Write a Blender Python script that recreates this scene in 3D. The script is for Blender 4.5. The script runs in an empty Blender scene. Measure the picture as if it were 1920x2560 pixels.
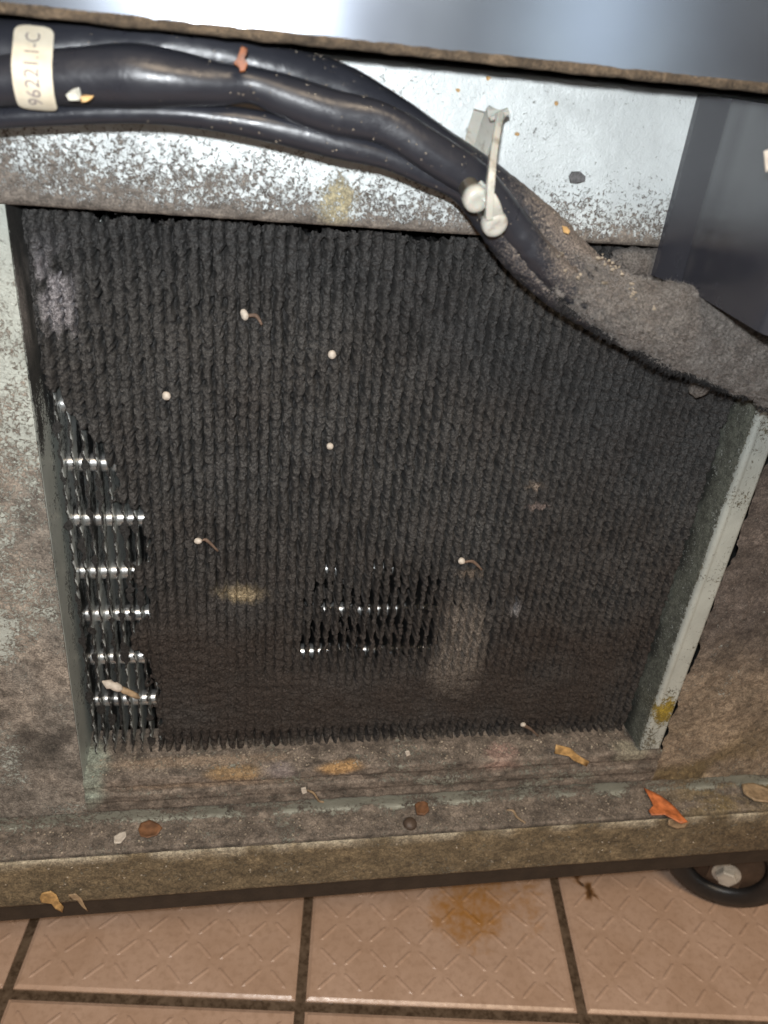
import bpy, math, random
import numpy as np
from mathutils import Matrix, Vector
random.seed(7); rng = np.random.default_rng(7)
S = 0.001                      # everything below is written in millimetres
scene = bpy.context.scene
COL = scene.collection

# ------------------------------------------------------------------ camera
F = 2029.0
AX = np.array([11505, 50, F]); AX /= np.linalg.norm(AX)
AD = np.array([-373, 3457, F]); AD -= AX*(AD@AX); AD /= np.linalg.norm(AD)
AZ = -AD; AY = np.cross(AZ, AX)
CAM = np.array([0, -330, 604.])
cd = bpy.data.cameras.new('camera'); cam = bpy.data.objects.new('camera', cd); COL.objects.link(cam)
right = np.array([AX[0], AY[0], AZ[0]]); down = np.array([AX[1], AY[1], AZ[1]]); fwd = np.array([AX[2], AY[2], AZ[2]])
m = Matrix(((right[0], -down[0], -fwd[0], CAM[0]*S), (right[1], -down[1], -fwd[1], CAM[1]*S),
            (right[2], -down[2], -fwd[2], CAM[2]*S), (0, 0, 0, 1)))
cam.matrix_world = m
cd.sensor_fit = 'HORIZONTAL'; cd.sensor_width = 36; cd.lens = F/1920*36
cd.clip_start = 0.01; cd.clip_end = 100
cd.dof.use_dof = True; cd.dof.focus_distance = 0.40; cd.dof.aperture_fstop = 15
scene.camera = cam

# ------------------------------------------------------------------ light
w = bpy.data.worlds.new('World'); scene.world = w; w.use_nodes = True
bg = w.node_tree.nodes['Background']; bg.inputs[0].default_value = (1.0, .86, .74, 1); bg.inputs[1].default_value = .20
def lamp(name, kind, loc, power, color, size=None, target=None):
    l = bpy.data.lights.new(name, kind); o = bpy.data.objects.new(name, l); COL.objects.link(o)
    o.location = [v*S for v in loc]; l.energy = power; l.color = color
    if kind == 'AREA':
        l.shape = 'RECTANGLE'; l.size = size[0]*S; l.size_y = size[1]*S
    else: l.shadow_soft_size = size*S
    if target is not None:
        d = Vector([t*S for t in target]) - o.location
        o.rotation_euler = d.to_track_quat('-Z', 'Y').to_euler()
    return o
lamp('phone_flash', 'POINT', (-9, -340, 629), 6.9, (.93, .97, 1.0), 5)
lamp('kitchen_ceiling_lamp', 'AREA', (350, -1500, 2300), 34, (1.0, .80, .58), (1200, 600), (150, 100, 0))
lamp('kitchen_window_glow', 'AREA', (806, -1900, 690), 1.2, (.80, .92, 1.0), (200, 420), (106, -50, 611))
vs = scene.view_settings; vs.view_transform = 'Standard'; vs.look = 'None'; vs.exposure = 0; vs.gamma = 1

# ------------------------------------------------------------------ helpers
def ray(px, py):
    d = np.array([(px-960)/F, (py-1280)/F, 1.]); return np.array([d@AX, d@AY, d@AZ])
def aty(px, py, y=0.):
    r = ray(px, py); return CAM + r*((y-CAM[1])/r[1])
def atz(px, py, z=0.):
    r = ray(px, py); return CAM + r*((z-CAM[2])/r[2])

def vnoise(p, seed=0):
    """value noise -1..1 on an (...,3) array"""
    p = np.asarray(p, float); i = np.floor(p).astype(np.int64); f = p-i; f = f*f*(3-2*f)
    def h(a, b, c):
        n = (a*374761393 + b*668265263 + c*2147483647 + seed*1274126177) & 0xffffffff
        n = ((n ^ (n >> 13))*1274126177) & 0xffffffff
        n = ((n ^ (n >> 16))*2246822519) & 0xffffffff
        return ((n ^ (n >> 15)) & 0xffffff)/float(0x7fffff) - 1
    x, y, z = i[..., 0], i[..., 1], i[..., 2]; fx, fy, fz = f[..., 0], f[..., 1], f[..., 2]
    r = 0
    for dx in (0, 1):
        for dy in (0, 1):
            for dz in (0, 1):
                r = r + h(x+dx, y+dy, z+dz)*(fx if dx else 1-fx)*(fy if dy else 1-fy)*(fz if dz else 1-fz)
    return r
def fbm(p, oct=3, seed=0, gain=.5):
    p = np.asarray(p, float); a = 1; r = 0; t = 0
    for k in range(oct):
        r = r + a*vnoise(p*(2.03**k)+k*17.3, seed+k); t += a; a *= gain
    return r/t
def P3(x, y, z): return np.stack(np.broadcast_arrays(np.asarray(x, float), y, z), -1)
def ss(a, b, x):
    t = np.clip((np.asarray(x, float)-a)/(b-a), 0, 1); return t*t*(3-2*t)

ORG = {}
def tag(o, label=None, cat=None, group=None, kind=None):
    if label: o['label'] = label
    if cat: o['category'] = cat
    if group: o['group'] = group
    if kind: o['kind'] = kind
    return o
def thing(name, loc, label, cat, group=None):
    o = bpy.data.objects.new(name, None); COL.objects.link(o); o.empty_display_size = .01
    o.location = [v*S for v in loc]; ORG[o.name] = np.array(loc, float)
    return tag(o, label, cat, group)
def origin(o):
    return ORG.get(o.name, np.zeros(3)) if o is not None else np.zeros(3)
def link(name, me, parent, org):
    o = bpy.data.objects.new(name, me); COL.objects.link(o)
    po = origin(parent)
    if parent is not None: o.parent = parent
    o.location = [v*S for v in (np.array(org)-po)]; ORG[o.name] = np.array(org, float)
    return o
def mesh(name, V, Fc, mat, parent=None, org=None, smooth=False, col=None):
    V = np.asarray(V, float).reshape(-1, 3)
    if org is None: org = origin(parent) if parent is not None else np.zeros(3)
    me = bpy.data.meshes.new(name)
    Vl = (V-np.array(org))*S
    if isinstance(Fc, np.ndarray) and len(Fc):
        n, k = Fc.shape
        me.vertices.add(len(Vl)); me.vertices.foreach_set('co', Vl.ravel())
        me.loops.add(n*k); me.loops.foreach_set('vertex_index', Fc.ravel().astype(np.int32))
        me.polygons.add(n); me.polygons.foreach_set('loop_start', np.arange(0, n*k, k, dtype=np.int32))
        me.update(calc_edges=True)
    else:
        me.from_pydata([tuple(v) for v in Vl], [], [tuple(int(i) for i in f) for f in Fc])
    me.validate()
    if smooth: me.polygons.foreach_set('use_smooth', np.ones(len(me.polygons), bool))
    if col is not None:
        a = me.attributes.new('dirt', 'FLOAT_COLOR', 'POINT'); a.data.foreach_set('color', np.asarray(col, np.float32).reshape(-1, 4).ravel())
    if mat: me.materials.append(mat)
    return link(name, me, parent, org)
def gridfaces(nu, nv, keep=None, flip=False, closeu=False):
    i = np.arange(nu if closeu else nu-1)[:, None]; j = np.arange(nv-1)[None, :]
    a = i*nv+j; b = ((i+1) % nu)*nv+j
    f = np.stack([a, b, b+1, a+1], -1)
    if flip: f = f[..., ::-1]
    f = f.reshape(-1, 4)
    if keep is not None: f = f[keep.ravel()]
    return f
def merge(parts):
    V = []; Fs = []; n = 0
    for v, f in parts:
        v = np.asarray(v, float).reshape(-1, 3); V.append(v); Fs += [tuple(np.array(q)+n) for q in f]; n += len(v)
    return np.concatenate(V), Fs
def box(a, b, bev=0.):
    (x0, y0, z0), (x1, y1, z1) = a, b
    if bev <= 0:
        V = [(x, y, z) for x in (x0, x1) for y in (y0, y1) for z in (z0, z1)]
        return V, [(0, 1, 3, 2), (4, 6, 7, 5), (0, 4, 5, 1), (2, 3, 7, 6), (0, 2, 6, 4), (1, 5, 7, 3)]
    import bmesh
    bm = bmesh.new(); bmesh.ops.create_cube(bm, size=1)
    for v in bm.verts: v.co = ((x0+x1)/2+v.co.x*(x1-x0), (y0+y1)/2+v.co.y*(y1-y0), (z0+z1)/2+v.co.z*(z1-z0))
    bmesh.ops.bevel(bm, geom=bm.edges[:], offset=bev, segments=3, affect='EDGES', profile=.5)
    bmesh.ops.recalc_face_normals(bm, faces=bm.faces[:])
    bm.verts.index_update(); V = [tuple(v.co) for v in bm.verts]; Fc = [tuple(v.index for v in f.verts) for f in bm.faces]; bm.free(); return V, Fc
def cyl(c, ax, r0, r1, L, n=24, caps=True, prof=None):
    """lathe about axis ax from c; prof = [(along, radius)]"""
    c = np.array(c, float); ax = np.array(ax, float); ax /= np.linalg.norm(ax)
    t = np.cross(ax, (0, 0, 1.)) if abs(ax[2]) < .9 else np.cross(ax, (1., 0, 0)); t /= np.linalg.norm(t); b = np.cross(ax, t)
    if prof is None: prof = [(0, r0), (L, r1)]
    V = []; Fc = []
    for s, r in prof:
        for k in range(n):
            a = 2*math.pi*k/n; V.append(c+ax*s+(math.cos(a)*t+math.sin(a)*b)*r)
    m_ = len(prof)
    for i in range(m_-1):
        for k in range(n): Fc.append((i*n+k, i*n+(k+1) % n, (i+1)*n+(k+1) % n, (i+1)*n+k))
    if caps: Fc.append(tuple(range(n))[::-1]); Fc.append(tuple((m_-1)*n+k for k in range(n)))
    return V, Fc
def spline(pts, n):
    """Catmull-Rom through rows of any width"""
    p = np.asarray(pts, float); q = np.vstack([2*p[0]-p[1], p, 2*p[-1]-p[-2]])
    t = np.linspace(0, len(p)-1-1e-9, n); i = t.astype(int); f = (t-i)[:, None]
    a, b, c, d = q[i], q[i+1], q[i+2], q[i+3]
    return .5*((2*b)+(-a+c)*f+(2*a-5*b+4*c-d)*f**2+(-a+3*b-3*c+d)*f**3)
def frames(c):
    T = np.gradient(c, axis=0); T /= np.linalg.norm(T, axis=1)[:, None]
    up = np.array([0, -1., 0]); B = np.cross(T, up); B /= np.linalg.norm(B, axis=1)[:, None]; N = np.cross(B, T)
    return T, N, B                # N points at the viewer side (-y), B in the wall plane
def lump(c, r, seed, nrm=None, flat=1., sq=(1, 1, 1)):
    """small irregular low-poly crumb"""
    import itertools
    g = (1+5**.5)/2
    V = np.array([(-1, g, 0), (1, g, 0), (-1, -g, 0), (1, -g, 0), (0, -1, g), (0, 1, g), (0, -1, -g), (0, 1, -g), (g, 0, -1), (g, 0, 1), (-g, 0, -1), (-g, 0, 1)], float)/1.9
    Fc = [(0, 11, 5), (0, 5, 1), (0, 1, 7), (0, 7, 10), (0, 10, 11), (1, 5, 9), (5, 11, 4), (11, 10, 2), (10, 7, 6), (7, 1, 8), (3, 9, 4), (3, 4, 2), (3, 2, 6), (3, 6, 8), (3, 8, 9), (4, 9, 5), (2, 4, 11), (6, 2, 10), (8, 6, 7), (9, 8, 1)]
    rg = np.random.default_rng(seed); V = V*(1+rg.uniform(-.3, .3, (12, 1)))*np.array(sq)*r
    return V+np.array(c), Fc

# ------------------------------------------------------------------ materials
class M:
    def __init__(s, name):
        s.m = bpy.data.materials.new(name); s.m.use_nodes = True; s.t = s.m.node_tree; s.n = s.t.nodes; s.l = s.t.links
        s.b = s.n['Principled BSDF']; s.pos = s.n.new('ShaderNodeNewGeometry').outputs['Position']
    def lk(s, a, b): s.l.new(a, b)
    def set(s, **k):
        for q, v in k.items():
            i = s.b.inputs[q.replace('_', ' ')]
            if isinstance(v, (int, float)): i.default_value = v
            elif isinstance(v, tuple): i.default_value = v if len(v) == 4 else (*v, 1)
            else: s.lk(v, i)
        return s
    def mp(s, scale):
        n = s.n.new('ShaderNodeMapping'); n.inputs['Scale'].default_value = scale; s.lk(s.pos, n.inputs[0]); return n.outputs[0]
    def noise(s, mm, detail=3, rough=.55, dist=0, vec=None, stretch=None, off=0):
        n = s.n.new('ShaderNodeTexNoise'); n.inputs['Scale'].default_value = 1000./mm; n.inputs['Detail'].default_value = detail
        n.inputs['Roughness'].default_value = rough; n.inputs['Distortion'].default_value = dist
        v = s.mp(stretch) if stretch else s.pos
        if off:
            q = s.n.new('ShaderNodeVectorMath'); q.inputs[1].default_value = (off, off*.7, off*.3); s.lk(v, q.inputs[0]); v = q.outputs[0]
        s.lk(v, n.inputs['Vector']); return n.outputs['Fac']
    def voro(s, mm, feat='F1', rnd=1.):
        n = s.n.new('ShaderNodeTexVoronoi'); n.inputs['Scale'].default_value = 1000./mm; n.feature = feat; n.inputs['Randomness'].default_value = rnd
        s.lk(s.pos, n.inputs['Vector']); return n.outputs['Distance']
    def math(s, op, a, b=0., c=None, clamp=False):
        n = s.n.new('ShaderNodeMath'); n.operation = op; n.use_clamp = clamp
        for k, v in enumerate((a, b, c)):
            if v is None: continue
            if isinstance(v, (int, float)): n.inputs[k].default_value = v
            else: s.lk(v, n.inputs[k])
        return n.outputs[0]
    def ramp(s, fac, lo, hi, a=0., b=1.):
        n = s.n.new('ShaderNodeMapRange'); n.interpolation_type = 'SMOOTHSTEP'
        for k, v in zip((1, 2, 3, 4), (lo, hi, a, b)): n.inputs[k].default_value = v
        s.lk(fac, n.inputs[0]); return n.outputs[0]
    def mix(s, fac, a, b, mode='MIX'):
        n = s.n.new('ShaderNodeMix'); n.data_type = 'RGBA'; n.blend_type = mode
        for i, v in ((n.inputs[0], fac), (n.inputs[6], a), (n.inputs[7], b)):
            if isinstance(v, (int, float)): i.default_value = v
            elif isinstance(v, tuple): i.default_value = v if len(v) == 4 else (*v, 1)
            else: s.lk(v, i)
        return n.outputs[2]
    def bump(s, h, dist, strength=1., prev=None):
        n = s.n.new('ShaderNodeBump'); n.inputs['Distance'].default_value = dist*S; n.inputs['Strength'].default_value = strength
        s.lk(h, n.inputs['Height'])
        if prev is not None: s.lk(prev, n.inputs['Normal'])
        return n.outputs[0]
    def attr(s):
        n = s.n.new('ShaderNodeAttribute'); n.attribute_name = 'dirt'; return n.outputs['Color'], n.outputs['Alpha']

def dirty(name, clean, rough=.42, metal=.35, speck=2.4, crust=.35, grain=.06, veins=.0):
    """bare surface + dirt whose colour and coverage come from the mesh"""
    q = M(name); col, cov = q.attr()
    n1 = q.noise(speck, 5, .68, .8); n2 = q.noise(speck*6, 3, .6, .4, off=.3)
    n = q.math('ADD', q.math('MULTIPLY', n1, .78), q.math('MULTIPLY', n2, .22))
    th = q.math('SUBTRACT', 1.0, cov)                       # threshold
    mask = q.ramp(q.math('SUBTRACT', q.math('ADD', n, q.math('MULTIPLY', q.math('SUBTRACT', cov, .5), .33)), .5), -.05, .06)
    fine = q.noise(.9, 4, .7)
    dcol = q.mix(q.ramp(fine, .3, .72, 0, 1), q.mix(1., col, (.55, .55, .55), 'MULTIPLY'), q.mix(1., col, (1.45, 1.42, 1.38), 'MULTIPLY'))
    mid = q.noise(3.4, 5, .68, .6, off=1.3); vein = q.ramp(q.math('ABSOLUTE', q.math('SUBTRACT', q.noise(7.5, 4, .62, .9, off=2.1), .5)), .0, .022)
    dcol = q.mix(q.ramp(mid, .32, .68), q.mix(1., dcol, (.62, .60, .58), 'MULTIPLY'), q.mix(1., dcol, (1.38, 1.36, 1.32), 'MULTIPLY'))
    dcol = q.mix(q.math('MULTIPLY', q.math('SUBTRACT', 1., vein), veins), dcol, q.mix(1., dcol, (.35, .33, .32), 'MULTIPLY'))
    big = q.noise(26, 4, .6, .5, off=.7)
    ccol = q.mix(q.ramp(big, .3, .75), clean, tuple(c*.80 for c in clean))
    q.set(Base_Color=q.mix(mask, ccol, dcol), Roughness=q.math('ADD', q.math('MULTIPLY', mask, .9-rough), rough),
          Metallic=q.math('MULTIPLY', q.math('SUBTRACT', 1., mask), metal))
    bp = q.bump(mask, crust, .8); bp = q.bump(q.math('ADD', fine, q.math('MULTIPLY', mid, 1.5)), grain*5, .7, bp)
    q.set(Normal=bp); return q.m
MAT = {}
MAT['galv'] = dirty('galvanised_dirty', (.70, .74, .735), .42, .22, 1.35)
MAT['crust'] = dirty('crusted_panel', (.52, .55, .50), .5, .2, 1.7, .6, .16, .6)
MAT['rail'] = dirty('greasy_rail', (.30, .30, .25), .38, .25, 2.2, .5, .14, .35)
MAT['flange'] = dirty('zinc_flange', (.50, .53, .49), .40, .25, 1.6, .2, .03)

def plain(name, col, rough=.5, metal=0., grain=None, spec=None, var=.25, vmm=12):
    q = M(name); n = q.noise(vmm, 4, .6)
    c = q.mix(q.ramp(n, .3, .7), tuple(v*(1-var) for v in col), tuple(min(1, v*(1+var)) for v in col))
    q.set(Base_Color=c, Roughness=rough, Metallic=metal)
    if grain: q.set(Normal=q.bump(q.noise(grain[0], 4, .65), grain[1], 1.))
    if spec is not None: q.b.inputs['Specular IOR Level'].default_value = spec
    return q.m
# black coil dust: near-black fluff, browner where the mesh says so, glints painted in as pale grains
q = M('coil_dust'); col, cov = q.attr()
f1 = q.noise(.8, 3, .75); f2 = q.noise(4, 3, .6, off=.2)
c = q.mix(q.ramp(f1, .35, .7), q.mix(1., col, (.42, .42, .42), 'MULTIPLY'), q.mix(1., col, (1.7, 1.7, 1.7), 'MULTIPLY'))
c = q.mix(q.ramp(f1, .735, .775), c, (.22, .21, .19))
q.set(Base_Color=c, Roughness=.85, Normal=q.bump(f1, .55, 1.)); q.b.inputs['Specular IOR Level'].default_value = .25
MAT['dust'] = q.m
# grey-brown fur on the cables
q = M('fur_dust'); col, cov = q.attr(); f1 = q.noise(.9, 5, .75); f2 = q.noise(9, 3, .6)
c = q.mix(q.ramp(f1, .33, .68), (.085, .075, .068), (.25, .225, .20)); c = q.mix(q.ramp(f2, .3, .7), c, q.mix(1., c, (.72, .68, .66), 'MULTIPLY'))
c = q.mix(q.ramp(f1, .70, .74), c, (.45, .40, .34))
q.set(Base_Color=c, Roughness=.95, Normal=q.bump(f1, .8, 1.)); MAT['fur'] = q.m
# fin aluminium, oily grey
q = M('fin_metal'); n = q.noise(2.2, 5, .7, 1.); k = q.noise(9, 3, .6, .4, stretch=(1, .5, .16))
sxp = q.n.new('ShaderNodeSeparateXYZ'); q.lk(q.pos, sxp.inputs[0])
mk = q.math('MAXIMUM', q.ramp(q.math('ADD', q.math('MULTIPLY', n, .4), q.math('MULTIPLY', k, .6)), .48, .54), q.ramp(sxp.outputs[0], -.044, -.036))
q.set(Base_Color=q.mix(mk, (.46, .48, .46), (.014, .014, .014)), Roughness=q.ramp(mk, 0, 1, .42, .5), Metallic=q.ramp(mk, 0, 1, .2, .0), Normal=q.bump(n, .12, .8)); MAT['fin'] = q.m
MAT['tube'] = plain('bright_tube', (.90, .90, .88), .27, .9, var=.05)
MAT['dark'] = plain('dark_interior', (.012, .012, .012), .8)
MAT['steel'] = plain('zinc_screw', (.45, .42, .37), .6, .2, (1.5, .5))
# brushed stainless
q = M('brushed_stainless'); st = q.noise(.9, 4, .7, stretch=(.02, 1, 1)); bl = q.noise(60, 3, .5, off=.4)
q.set(Base_Color=q.mix(q.ramp(bl, .3, .7), (.20, .22, .26), (.27, .30, .34)), Metallic=.92, Roughness=q.math('ADD', q.math('MULTIPLY', bl, .12), .16), Normal=q.bump(st, .02, .35))
MAT['stainless'] = q.m
# cable sleeve: black glossy vinyl, dust settling where it faces up
q = M('black_sleeve'); g = q.n.new('ShaderNodeNewGeometry'); sx = q.n.new('ShaderNodeSeparateXYZ'); q.lk(g.outputs['Normal'], sx.inputs[0])
col, cov = q.attr(); fine = q.noise(1.0, 5, .75); bl = q.noise(7, 3, .6, .3)
mk = q.ramp(q.math('ADD', q.math('MULTIPLY', fine, .8), q.math('ADD', q.math('MULTIPLY', sx.outputs[2], .16), q.math('MULTIPLY', cov, .60))), .66, .80)
dc = q.mix(q.ramp(q.noise(.7, 3, .7, off=.2), .35, .7), (.06, .05, .045), (.24, .20, .17))
q.set(Base_Color=q.mix(mk, (.022, .023, .029), dc), Roughness=q.math('ADD', q.math('MULTIPLY', mk, .45), q.ramp(bl, .3, .7, .27, .42)), Normal=q.bump(mk, .25, .7, q.bump(bl, .5, .6)))
MAT['sleeve'] = q.m
# dark plastic box
q = M('dark_plastic'); fine = q.noise(2.6, 5, .7, .8); bl = q.noise(20, 3, .6)
col, cov = q.attr()
mk = q.ramp(q.math('ADD', q.math('MULTIPLY', fine, .8), q.math('MULTIPLY', cov, .5)), .66, .72)
q.set(Base_Color=q.mix(mk, (.034, .034, .041), (.09, .08, .07)), Roughness=q.math('ADD', q.math('MULTIPLY', mk, .4), q.ramp(bl, .3, .7, .16, .28))); q.b.inputs['IOR'].default_value = 1.8
MAT['box'] = q.m
q = M('white_nylon'); n = q.noise(5, 4, .65, .4)
q.set(Base_Color=q.mix(q.ramp(n, .50, .72), (.46, .45, .40), (.26, .235, .19)), Roughness=.33); q.b.inputs['Subsurface Weight'].default_value = .25; q.b.inputs['Subsurface Scale'].default_value = .003
MAT['nylon'] = q.m
q = M('label_paper'); n = q.noise(8, 4, .6); q.set(Base_Color=q.mix(q.ramp(n, .35, .7), (.66, .60, .48), (.56, .49, .37)), Roughness=.34); MAT['label'] = q.m
MAT['ink'] = plain('label_ink', (.20, .17, .17), .6, var=.3, vmm=1.5)
# quarry tile
q = M('quarry_tile'); n = q.noise(45, 4, .6, .4); n2 = q.noise(5, 4, .65, off=.5); fine = q.noise(.8, 3, .7); col, cov = q.attr()
c = q.mix(q.ramp(n, .3, .7), (.46, .305, .215), (.53, .365, .27)); c = q.mix(q.ramp(n2, .40, .75, 0, .45), c, (.30, .185, .12))
mk = q.ramp(q.math('ADD', q.math('MULTIPLY', q.noise(7, 4, .6, .3, off=.9), .55), q.math('MULTIPLY', cov, .65)), .44, .80)
c = q.mix(mk, c, col)
q.set(Base_Color=c, Roughness=q.ramp(n2, .3, .7, .24, .40), Normal=q.bump(fine, .10, .6, q.bump(n2, .25, .4))); MAT['tile'] = q.m
q = M('dirty_grout'); n = q.noise(6, 5, .7); q.set(Base_Color=q.mix(q.ramp(n, .3, .7), (.06, .04, .026), (.15, .105, .07)), Roughness=q.ramp(n, .3, .7, .15, .5), Normal=q.bump(n, .5, .7)); MAT['grout'] = q.m
MAT['rubber'] = plain('black_rubber', (.014, .013, .013), .38, 0, (2, .15))
MAT['hub'] = plain('greasy_hub', (.075, .05, .035), .55, .2, (3, .4))
MAT['pellet'] = plain('pale_pellet', (.52, .46, .39), .6, 0, (.7, .15), var=.15, vmm=2)
MAT['tail'] = plain('brown_tail', (.13, .085, .06), .7, var=.3, vmm=2)
MAT['orange'] = plain('orange_peel', (.50, .15, .05), .45, 0, (1, .2), var=.35, vmm=5)
MAT['rust'] = plain('rust_flake', (.20, .06, .016), .5, 0, (1, .2), var=.45, vmm=2)
MAT['amber'] = plain('amber_flake', (.46, .28, .11), .5, 0, (1.5, .3), var=.4, vmm=5)
MAT['tan'] = plain('tan_scrap', (.30, .21, .125), .6, 0, (1.5, .2), var=.35, vmm=4)
MAT['brown'] = plain('brown_leaf', (.16, .075, .035), .55, 0, (1.5, .2), var=.35, vmm=4)
MAT['plastic'] = plain('clear_scrap', (.45, .44, .38), .2, 0, var=.3, vmm=4)
MAT['clot'] = plain('grey_clot', (.12, .115, .115), .9, 0, (1, .4), var=.35, vmm=2)
MAT['grit'] = plain('pale_grit', (.27, .225, .17), .6, var=.6, vmm=6)

# ------------------------------------------------------------------ dirt fields (world mm, on each real surface)
def dirt_upper(x, y, z):
    x, z = np.asarray(x, float), np.asarray(z, float); n = fbm(P3(x/22, 3, z/22), 3, 5)
    cov = .14 + .42*ss(572, 541, z + n*9) + .16*ss(40, -80, x)*ss(585, 555, z)
    cov -= .10*ss(20, 90, x)*ss(546, 566, z)
    cov += .45*ss(543.5, 538.6, z) + .14*n
    cov *= ss(603, 585, z)*.35+.65
    c = np.array([.165, .145, .128])*np.ones(x.shape+(3,))
    c = c*(1+.25*fbm(P3(x/9, 1, z/9), 2, 9))[..., None]
    t = ss(9, 4, np.hypot((x-36)*.8, (z-549)*.7)+n*3)[..., None]         # yellowed stain near the edge
    c = c*(1-t)+np.array([.36, .32, .21])*t; cov = np.maximum(cov, t[..., 0]*.75)
    return np.concatenate([c, np.clip(cov, 0, 1.2)[..., None]], -1)
def dirt_left(x, y, z):
    x, z = np.asarray(x, float), np.asarray(z, float); n = fbm(P3(x/30, 7, z/30), 4, 21)
    cov = .34+.40*ss(365, 285, z)+.75*n + .22*ss(250, 215, z)
    pale = (.30*ss(.05, .5, fbm(P3(x/35, 2, z/50), 2, 31)))[..., None]
    c = np.array([.215, .195, .175])*(1-pale)+np.array([.42, .35, .29])*pale
    dk = np.maximum(ss(.05, .5, fbm(P3(x/20, 5, z/20), 5, 55))*ss(335, 285, z), .8*ss(1.2, .3, np.hypot((x+104)/17, (z-262)/22)+.9*fbm(P3(x/7, 5, z/7), 4, 56)))
    c = c*(1-.78*dk[..., None]); c = c*(1+.45*fbm(P3(x/6, 1, z/6), 2, 9))[..., None]
    return np.concatenate([c, np.clip(cov+.3*dk, .2, 1.3)[..., None]], -1)
def dirt_right(x, y, z):
    x, z = np.asarray(x, float), np.asarray(z, float); n = fbm(P3(x/26, 9, z/26), 4, 61)
    cov = .98+.2*n
    p = ss(340, 255, z+25*n)[..., None]*.9
    c = np.array([.095, .080, .073])*(1-p)+np.array([.26, .205, .15])*p
    c = c*(1+.45*fbm(P3(x/14, 1, z/14), 3, 19))[..., None]
    o = (ss(262, 215, z)*ss(-.2, .3, n))[..., None]*.8
    c = c*(1-o)+np.array([.13, .095, .04])*o
    return np.concatenate([c, np.clip(cov, 0, 1.3)[..., None]], -1)
def blob(c, cov, x, z, x0, z0, rx, rz, colr, k=.85, n=0):
    t = ss(1.25, .45, np.hypot((x-x0)/rx, (z-z0)/rz)+n*.5)[..., None]*k
    return c*(1-t)+np.array(colr)*t, np.maximum(cov, t[..., 0]*1.1)
def dirt_sill(x, y, z):
    x, y, z = np.broadcast_arrays(np.asarray(x, float), y, z); n = fbm(P3(x/18, y/9, z/9), 4, 71)
    cov = .92+.35*n; cov = cov-.30*ss(.1, .5, fbm(P3(x/30, 4, z/8), 2, 75))
    c = np.array([.155, .130, .110])*(1+.9*fbm(P3(x/7, y/5, z/5), 4, 73))[..., None]
    band = ss(207, 205, z)*ss(192.6, 194, z)*ss(-3, .5, y); cov = cov-band*(.42+.5*fbm(P3(x/16, 8, z/5), 3, 76))
    s = z*1-y                                                   # runs down the profile
    for (px, py, yy, rx, rz, colr) in ((850, 1890, 4, 14, 6, (.42, .25, .10)), (590, 1895, 6, 16, 5, (.30, .20, .10)), (1250, 1862, 8, 12, 6, (.32, .22, .19)),
                                       (230, 1915, 8, 10, 16, (.26, .31, .27)), (500, 1960, 0, 60, 3.5, (.26, .20, .15)), (700, 1905, 4, 10, 4, (.22, .19, .19)), (1580, 1870, 3, 14, 6, (.24, .23, .18))):
        q_ = aty(px, py, yy); c, cov = blob(c, cov, x, s, q_[0], q_[2]-yy, rx, rz, colr, .75, n)
    yl = (ss(250, 330, x)*ss(-.3, .3, n))[..., None]*.75
    c = c*(1-yl)+np.array([.22, .165, .065])*yl
    return np.concatenate([c, np.clip(cov, 0, 1.3)[..., None]], -1)
def dirt_rail(x, y, z):
    x, y, z = np.broadcast_arrays(np.asarray(x, float), y, z); n = fbm(P3(x/22, y/9, z/9), 4, 81)
    cov = .95+.35*n
    c = np.array([.160, .126, .078])*(1+.6*fbm(P3(x/8, y/6, z/6), 4, 83))[..., None]
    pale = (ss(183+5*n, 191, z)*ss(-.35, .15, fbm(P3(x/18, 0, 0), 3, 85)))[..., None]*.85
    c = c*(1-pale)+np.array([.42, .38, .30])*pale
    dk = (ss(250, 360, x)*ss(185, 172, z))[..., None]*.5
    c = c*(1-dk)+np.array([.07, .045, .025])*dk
    return np.concatenate([c, np.clip(cov, 0, 1.3)[..., None]], -1)
def dirt_none(x, y, z):
    x, y, z = np.broadcast_arrays(np.asarray(x, float), y, z); return np.concatenate([np.ones(x.shape+(3,))*.1, np.zeros(x.shape+(1,))], -1)

def sheet(name, mat, field, x0, x1, prof, dx=3., dp=3., parent=None, amp=0., seed=1, edge=False):
    """profile (y,z) swept along x with a fine grid; optional real unevenness"""
    p = np.array(prof, float); seg = np.linalg.norm(np.diff(p, axis=0), axis=1)
    pts = [p[0]]
    for i, s in enumerate(seg):
        k = max(1, int(s/dp))
        for j in range(1, k+1): pts.append(p[i]+(p[i+1]-p[i])*j/k)
    pts = np.array(pts); nv = len(pts); nu = int((x1-x0)/dx)+1
    X, J = np.meshgrid(np.linspace(x0, x1, nu), np.arange(nv), indexing='ij')
    Yv, Zv = pts[J, 0], pts[J, 1]
    T = np.gradient(pts, axis=0); T /= np.linalg.norm(T, axis=1)[:, None]; N = np.stack([T[:, 1], -T[:, 0]], 1)
    if amp:
        d = amp*fbm(P3(X/5, Yv/5, Zv/5), 4, seed); Yv = Yv+N[J, 0]*d; Zv = Zv+N[J, 1]*d
    if edge: X = X.copy(); X[0] -= 2.6*ss(-.45, .15, fbm(P3(1, 2, Zv[0]/8), 3, 66)); 
    V = np.stack([X, Yv, Zv], -1)
    return mesh(name, V, gridfaces(nu, nv), mat, parent, smooth=True, col=field(X, Yv, Zv))

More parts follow.
